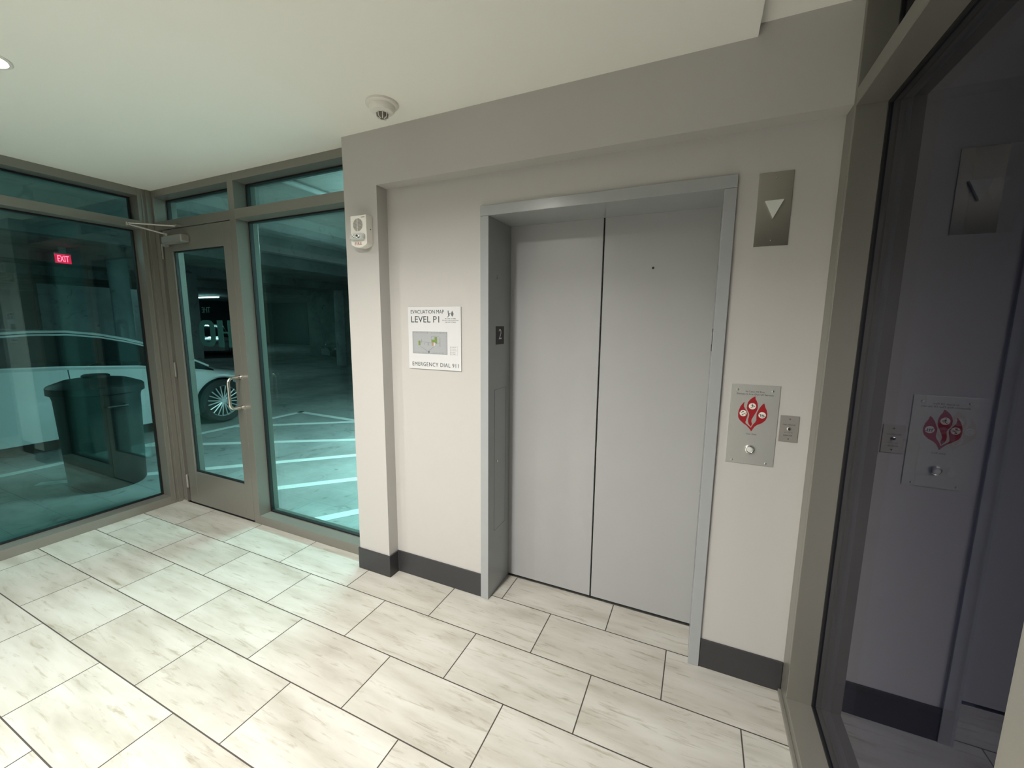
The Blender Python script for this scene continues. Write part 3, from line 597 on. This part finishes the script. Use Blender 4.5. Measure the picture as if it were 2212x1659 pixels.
obj('drain_pipe', bm, 'concw', label='thick vertical pipe standing behind the white car roof', cat='pipe', smooth=True)

# lamps of the garage
tl = ['linear garage lamp nearest the lobby column', 'linear garage lamp above the white car', 'linear garage lamp in the middle bay', 'bright distant linear lamp seen through the entrance door']
for (x, y, z, L, p, r), lab in zip(TUBES, tl):
    t = thing('strip_light', lab, 'ceiling light', (x, y, 3.0), group='linear garage lamps')
    hx_, hy_ = (L/2, 0.07) if r == 0 else (0.07, L/2)
    obj('fixture', boxes((x-hx_, x+hx_, y-hy_, y+hy_, z, z+0.035), *[(x+(a if r == 0 else 0)-0.008, x+(a if r == 0 else 0)+0.008, y+(0 if r == 0 else a)-0.008, y+(0 if r == 0 else a)+0.008, z+0.035, 3.0) for a in (-L*0.4, L*0.4)]), 'white', t)
    obj('tube', boxes((x-hx_*0.97, x+hx_*0.97, y-hy_*0.97, y+hy_*0.97, z-0.05, z)), 'tube', t)
def exit_sign(x, y, z, lab, wd, h):
    t = thing('exit_sign', lab, 'exit sign', (x, y, 3.0), group='red exit signs')
    hs = obj('housing', boxes((x-0.03, x+0.03, y-wd/2, y+wd/2, z+h*0.55, z+h*0.72), (x-0.02, x+0.02, y-0.05, y+0.05, z+h*0.72, 3.0)), 'white', t)
    pn = obj('panel', boxes((x-0.012, x+0.012, y-wd/2, y+wd/2, z-h*0.55, z+h*0.55)), 'exitred', t)
    obj('lettering', text_mesh('EXIT', '+x', (x+0.012, y-wd*0.36, z-h*0.36), wd*0.72, h*0.74, 0.004), 'exitl', pn)
exit_sign(-11.0, 1.976, 2.775, 'lit red exit sign hanging behind the left window', 0.225, 0.155)
exit_sign(-12.6, 9.0, 2.90, 'distant red exit sign seen through the sidelight', 0.30, 0.09)

# ------------------------------------------------------------------ trash bin
tb = thing('trash_can', 'black round plastic trash can with lid standing outside the left window', 'trash can', (-4.72, -0.06, 0))
c = (-4.72, -0.06, 0)
bm = bmesh.new(); lathe(bm, [(0, 0), (0.262, 0), (0.276, 0.02), (0.302, 0.86), (0.312, 0.90), (0.312, 0.93), (0, 0.93)], c, 'z', 48); obj('barrel', bm, 'bin', tb, smooth=True)
bm = bmesh.new(); lathe(bm, [(0.322, 0.905), (0.338, 0.915), (0.338, 0.975), (0.325, 0.990), (0.22, 1.035), (0.12, 1.050), (0, 1.053)], c, 'z', 48); ld = obj('lid', bm, 'bin', tb, smooth=True)
bm = bmesh.new(); lathe(bm, [(0.10, 1.045), (0.10, 1.070), (0.085, 1.080), (0, 1.082)], c, 'z', 32); obj('lid_cap', bm, 'bin', ld, smooth=True)
for s in (-1, 1):
    bm = bmesh.new(); tube(bm, [(c[0]+s*0.295, c[1]-0.07, 0.80), (c[0]+s*0.35, c[1]-0.07, 0.80), (c[0]+s*0.35, c[1]+0.07, 0.80), (c[0]+s*0.295, c[1]+0.07, 0.80)], 0.012, 8); obj('handle', bm, 'bin', tb, smooth=True)
c2_ = c

# ------------------------------------------------------------------ cars
def interp(tab, t):
    if t <= tab[0][0]: return tab[0][1]
    for (a, x), (b, y) in zip(tab, tab[1:]):
        if t <= b:
            k = (t-a)/(b-a); return x+(y-x)*k
    return tab[-1][1]
BELT = [(-2.43, 0.86), (-2.2, 1.00), (-1.6, 1.045), (-0.7, 1.05), (-0.24, 1.035), (0.46, 0.985), (0.95, 0.915), (1.25, 0.865), (1.70, 0.765), (2.0, 0.715), (2.28, 0.63), (2.45, 0.50)]
HALF = [(-2.43, 0.70), (-2.30, 0.80), (-1.9, 0.885), (-1.2, 0.91), (0, 0.915), (1.2, 0.915), (1.7, 0.90), (2.05, 0.845), (2.28, 0.75), (2.45, 0.58)]
RAIL = [(-1.95, 1.06), (-1.6, 1.20), (-1.2, 1.335), (-0.8, 1.41), (-0.4, 1.44), (-0.1, 1.44), (0.2, 1.40), (0.46, 1.335), (0.72, 1.245), (0.95, 1.135), (1.20, 1.00), (1.42, 0.87)]
WY = (1.50, -1.35); WR = 0.345
def car(name, label, paint, loc, rot):
    root = thing(name, label, 'car', (0, 0, 0), None)
    dz = 0
    st = [-2.43+i*(4.88/122) for i in range(123)]
    bm = bmesh.new(); rows = []
    for y in st:
        wv, zt = interp(HALF, y), interp(BELT, y)
        zb = 0.19 if -2.2 < y < 2.2 else 0.26
        for wy in WY:
            d = abs(y-wy)
            if d < 0.395: zb = max(zb, 0.33+math.sqrt(max(0, 0.395**2-d*d))*0.98)
        zb = min(zb, zt-0.06)
        crown = 0.07 if y > 1.0 else 0.02
        pr = [(wv-0.03, zb), (wv, zb+(zt-zb)*0.25), (wv+0.004, zb+(zt-zb)*0.6), (wv-0.008, zt-0.035), (wv-0.045, zt), (wv*0.6, zt+crown*0.75), (0, zt+crown)]
        rows.append([bm.verts.new((s*x, y, z)) for s, L in ((1, pr), (-1, pr[-2::-1])) for x, z in L])
    fs = []
    for A, B in zip(rows, rows[1:]):
        for k in range(len(A)-1): fs.append(bm.faces.new((A[k], A[k+1], B[k+1], B[k])))
    fs.append(bm.faces.new(rows[0])); fs.append(bm.faces.new(rows[-1][::-1]))
    bmesh.ops.recalc_face_normals(bm, faces=fs)
    body = obj('body', bm, paint, root, smooth=True)
    obj('underbody', boxes((-0.80, 0.80, -2.25, 2.2, 0.17, 0.62)), 'card', root)
    # greenhouse
    gy = [-1.95+i*(3.37/60) for i in range(61)]
    def sec(y):
        zr = interp(RAIL, y); zb = interp(BELT, y)-0.02; zr = max(zr, zb+0.01)
        wb_ = interp(HALF, y)-0.055; wr = wb_-0.30*(zr-zb)/0.42*0.75
        return zr, zb, wb_, wr
    bm = bmesh.new(); rows = []
    for y in gy:
        zr, zb, wb_, wr = sec(y)
        pr = [(wb_, zb), (wb_*0.35+wr*0.65+0.012, zb*0.35+zr*0.65), (wr, zr-0.012), (wr*0.6, zr+0.012), (0, zr+0.022)]
        rows.append([bm.verts.new((s*x, y, z)) for s, L in ((1, pr), (-1, pr[-2::-1])) for x, z in L])
    fs = []
    for A, B in zip(rows, rows[1:]):
        for k in range(len(A)-1): fs.append(bm.faces.new((A[k], A[k+1], B[k+1], B[k])))
    bmesh.ops.recalc_face_normals(bm, faces=fs)
    gh = obj('window_glass', bm, 'carg', root, smooth=True)
    # roof skin
    bm = bmesh.new(); rows = []
    for y in [q for q in gy if -1.15 < q < 0.50]:
        zr, zb, wb_, wr = sec(y); pr = [(wr+0.006, zr-0.004), (wr*0.6, zr+0.020), (0, zr+0.030)]
        rows.append([bm.verts.new((s*x, y, z)) for s, L in ((1, pr), (-1, pr[-2::-1])) for x, z in L])
    fs = [bm.faces.new((A[k], A[k+1], B[k+1], B[k])) for A, B in zip(rows, rows[1:]) for k in range(4)]
    bmesh.ops.recalc_face_normals(bm, faces=fs); obj('roof', bm, paint, root, smooth=True)
    for s in (1, -1):
        a = [(s*(sec(y)[3]+0.006), y, sec(y)[0]+0.006) for y in gy if -1.9 < y < 1.40]
        bm = bmesh.new(); tube(bm, a, 0.016, 8); obj('roof_pillar', bm, paint, root, smooth=True)
        b = [(s*(sec(y)[3]+0.016), y, sec(y)[0]-0.030) for y in gy if -1.5 < y < 1.05]
        bm = bmesh.new(); tube(bm, b, 0.011, 8); obj('window_trim', bm, 'rim', root, smooth=True)
        b = [(s*(sec(y)[2]+0.008), y, sec(y)[1]+0.020) for y in gy if -1.5 < y < 1.05]
        bm = bmesh.new(); tube(bm, b, 0.011, 8); obj('window_trim', bm, 'rim', root, smooth=True)
        # shut lines and handles
        for yy in (-0.20, 1.02):
            bm = bmesh.new(); tube(bm, [(s*(interp(HALF, yy)+0.003), yy+0.02, 0.30), (s*(interp(HALF, yy)+0.004), yy, 0.60), (s*(interp(HALF, yy)-0.004), yy-0.02, interp(BELT, yy)-0.03)], 0.004, 6)
            obj('shut_line', bm, 'card', root)
        for yy in (-0.05, -1.0):
            bm = bmesh.new(); tube(bm, [(s*0.918, yy-0.11, 0.86), (s*0.945, yy-0.09, 0.862), (s*0.945, yy+0.09, 0.862), (s*0.918, yy+0.11, 0.86)], 0.012, 8); obj('door_handle', bm, paint, root, smooth=True)
        bm = bmesh.new(); lathe(bm, [(0, -0.09), (0.05, -0.08), (0.075, -0.03), (0.078, 0.04), (0.0, 0.05)], (s*1.0, 0.80, 0.985), 'y', 16); obj('side_mirror', bm, paint, root, smooth=True)
        bm = bmesh.new(); prism(bm, [(0.50, 1.98), (0.80, 1.80), (0.895, 1.66), (0.86, 1.95), (0.74, 2.20), (0.55, 2.30)], lambda u, v, d: (s*u, v, d), 0.58, 0.69); obj('headlamp', bm, 'lamp', root, bevel=0.01)
        bm = bmesh.new(); box(bm, *sorted((s*0.45, s*0.84)), -2.40, -2.25, 0.78, 0.90); obj('tail_lamp', bm, 'tail', root, bevel=0.01)
        for wy in WY:
            cx = s*0.80
            bm = bmesh.new(); lathe(bm, [(0.245, -0.115), (0.31, -0.115), (0.337, -0.09), (0.345, 0), (0.337, 0.09), (0.31, 0.115), (0.245, 0.115), (0.235, 0), (0.245, -0.115)], (cx, wy, 0.345), 'x', 48)
            wh = obj('wheel', bm, 'tyre', root, smooth=True)
            bm = bmesh.new(); e = s*0.108
            lathe(bm, [(0.247, e), (0.247, e-s*0.012), (0.232, e-s*0.03), (0.232, e-s*0.16)], (cx, wy, 0.345), 'x', 48)
            lathe(bm, [(0, e-s*0.005), (0.035, e-s*0.005), (0.045, e-s*0.02), (0.045, e-s*0.06)], (cx, wy, 0.345), 'x', 24)
            for k in range(20):
                a0 = 2*math.pi*(k//2)/10 + (0.085 if k % 2 else -0.085); a1 = 2*math.pi*(k//2)/10 + (0.15 if k % 2 else -0.15)
                tube(bm, [(cx+e-s*0.015, wy+0.04*math.cos(a0), 0.345+0.04*math.sin(a0)), (cx+e-s*0.008, wy+0.235*math.cos(a1), 0.345+0.235*math.sin(a1))], [0.010, 0.0085], 6)
            obj('rim', bm, 'rim', wh, smooth=True)
            bm = bmesh.new(); lathe(bm, [(0, e-s*0.06), (0.232, e-s*0.06)], (cx, wy, 0.345), 'x', 32); obj('brake_disc', bm, 'card', wh)
    obj('grille', boxes((-0.42, 0.42, 2.30, 2.44, 0.32, 0.52)), 'card', root, bevel=0.02)
    root.location = loc; root.rotation_euler = (0, 0, rot); root['_w'] = tuple(loc)
    return root
car('sedan', 'pearl white four door sedan parked outside the left window', 'carw', (-7.22, 0.50, 0), 0)
car('sedan', 'dark sedan parked far away in the gloom beyond the sidelight', 'carb', (-12.6, 12.6, 0), math.radians(155))
car('sedan', 'pale sedan parked far off behind the entrance door column', 'carw', (-22.1, 10.65, 0), math.radians(-118.6))
for o in bpy.data.objects:
    if '_w' in o: del o['_w']
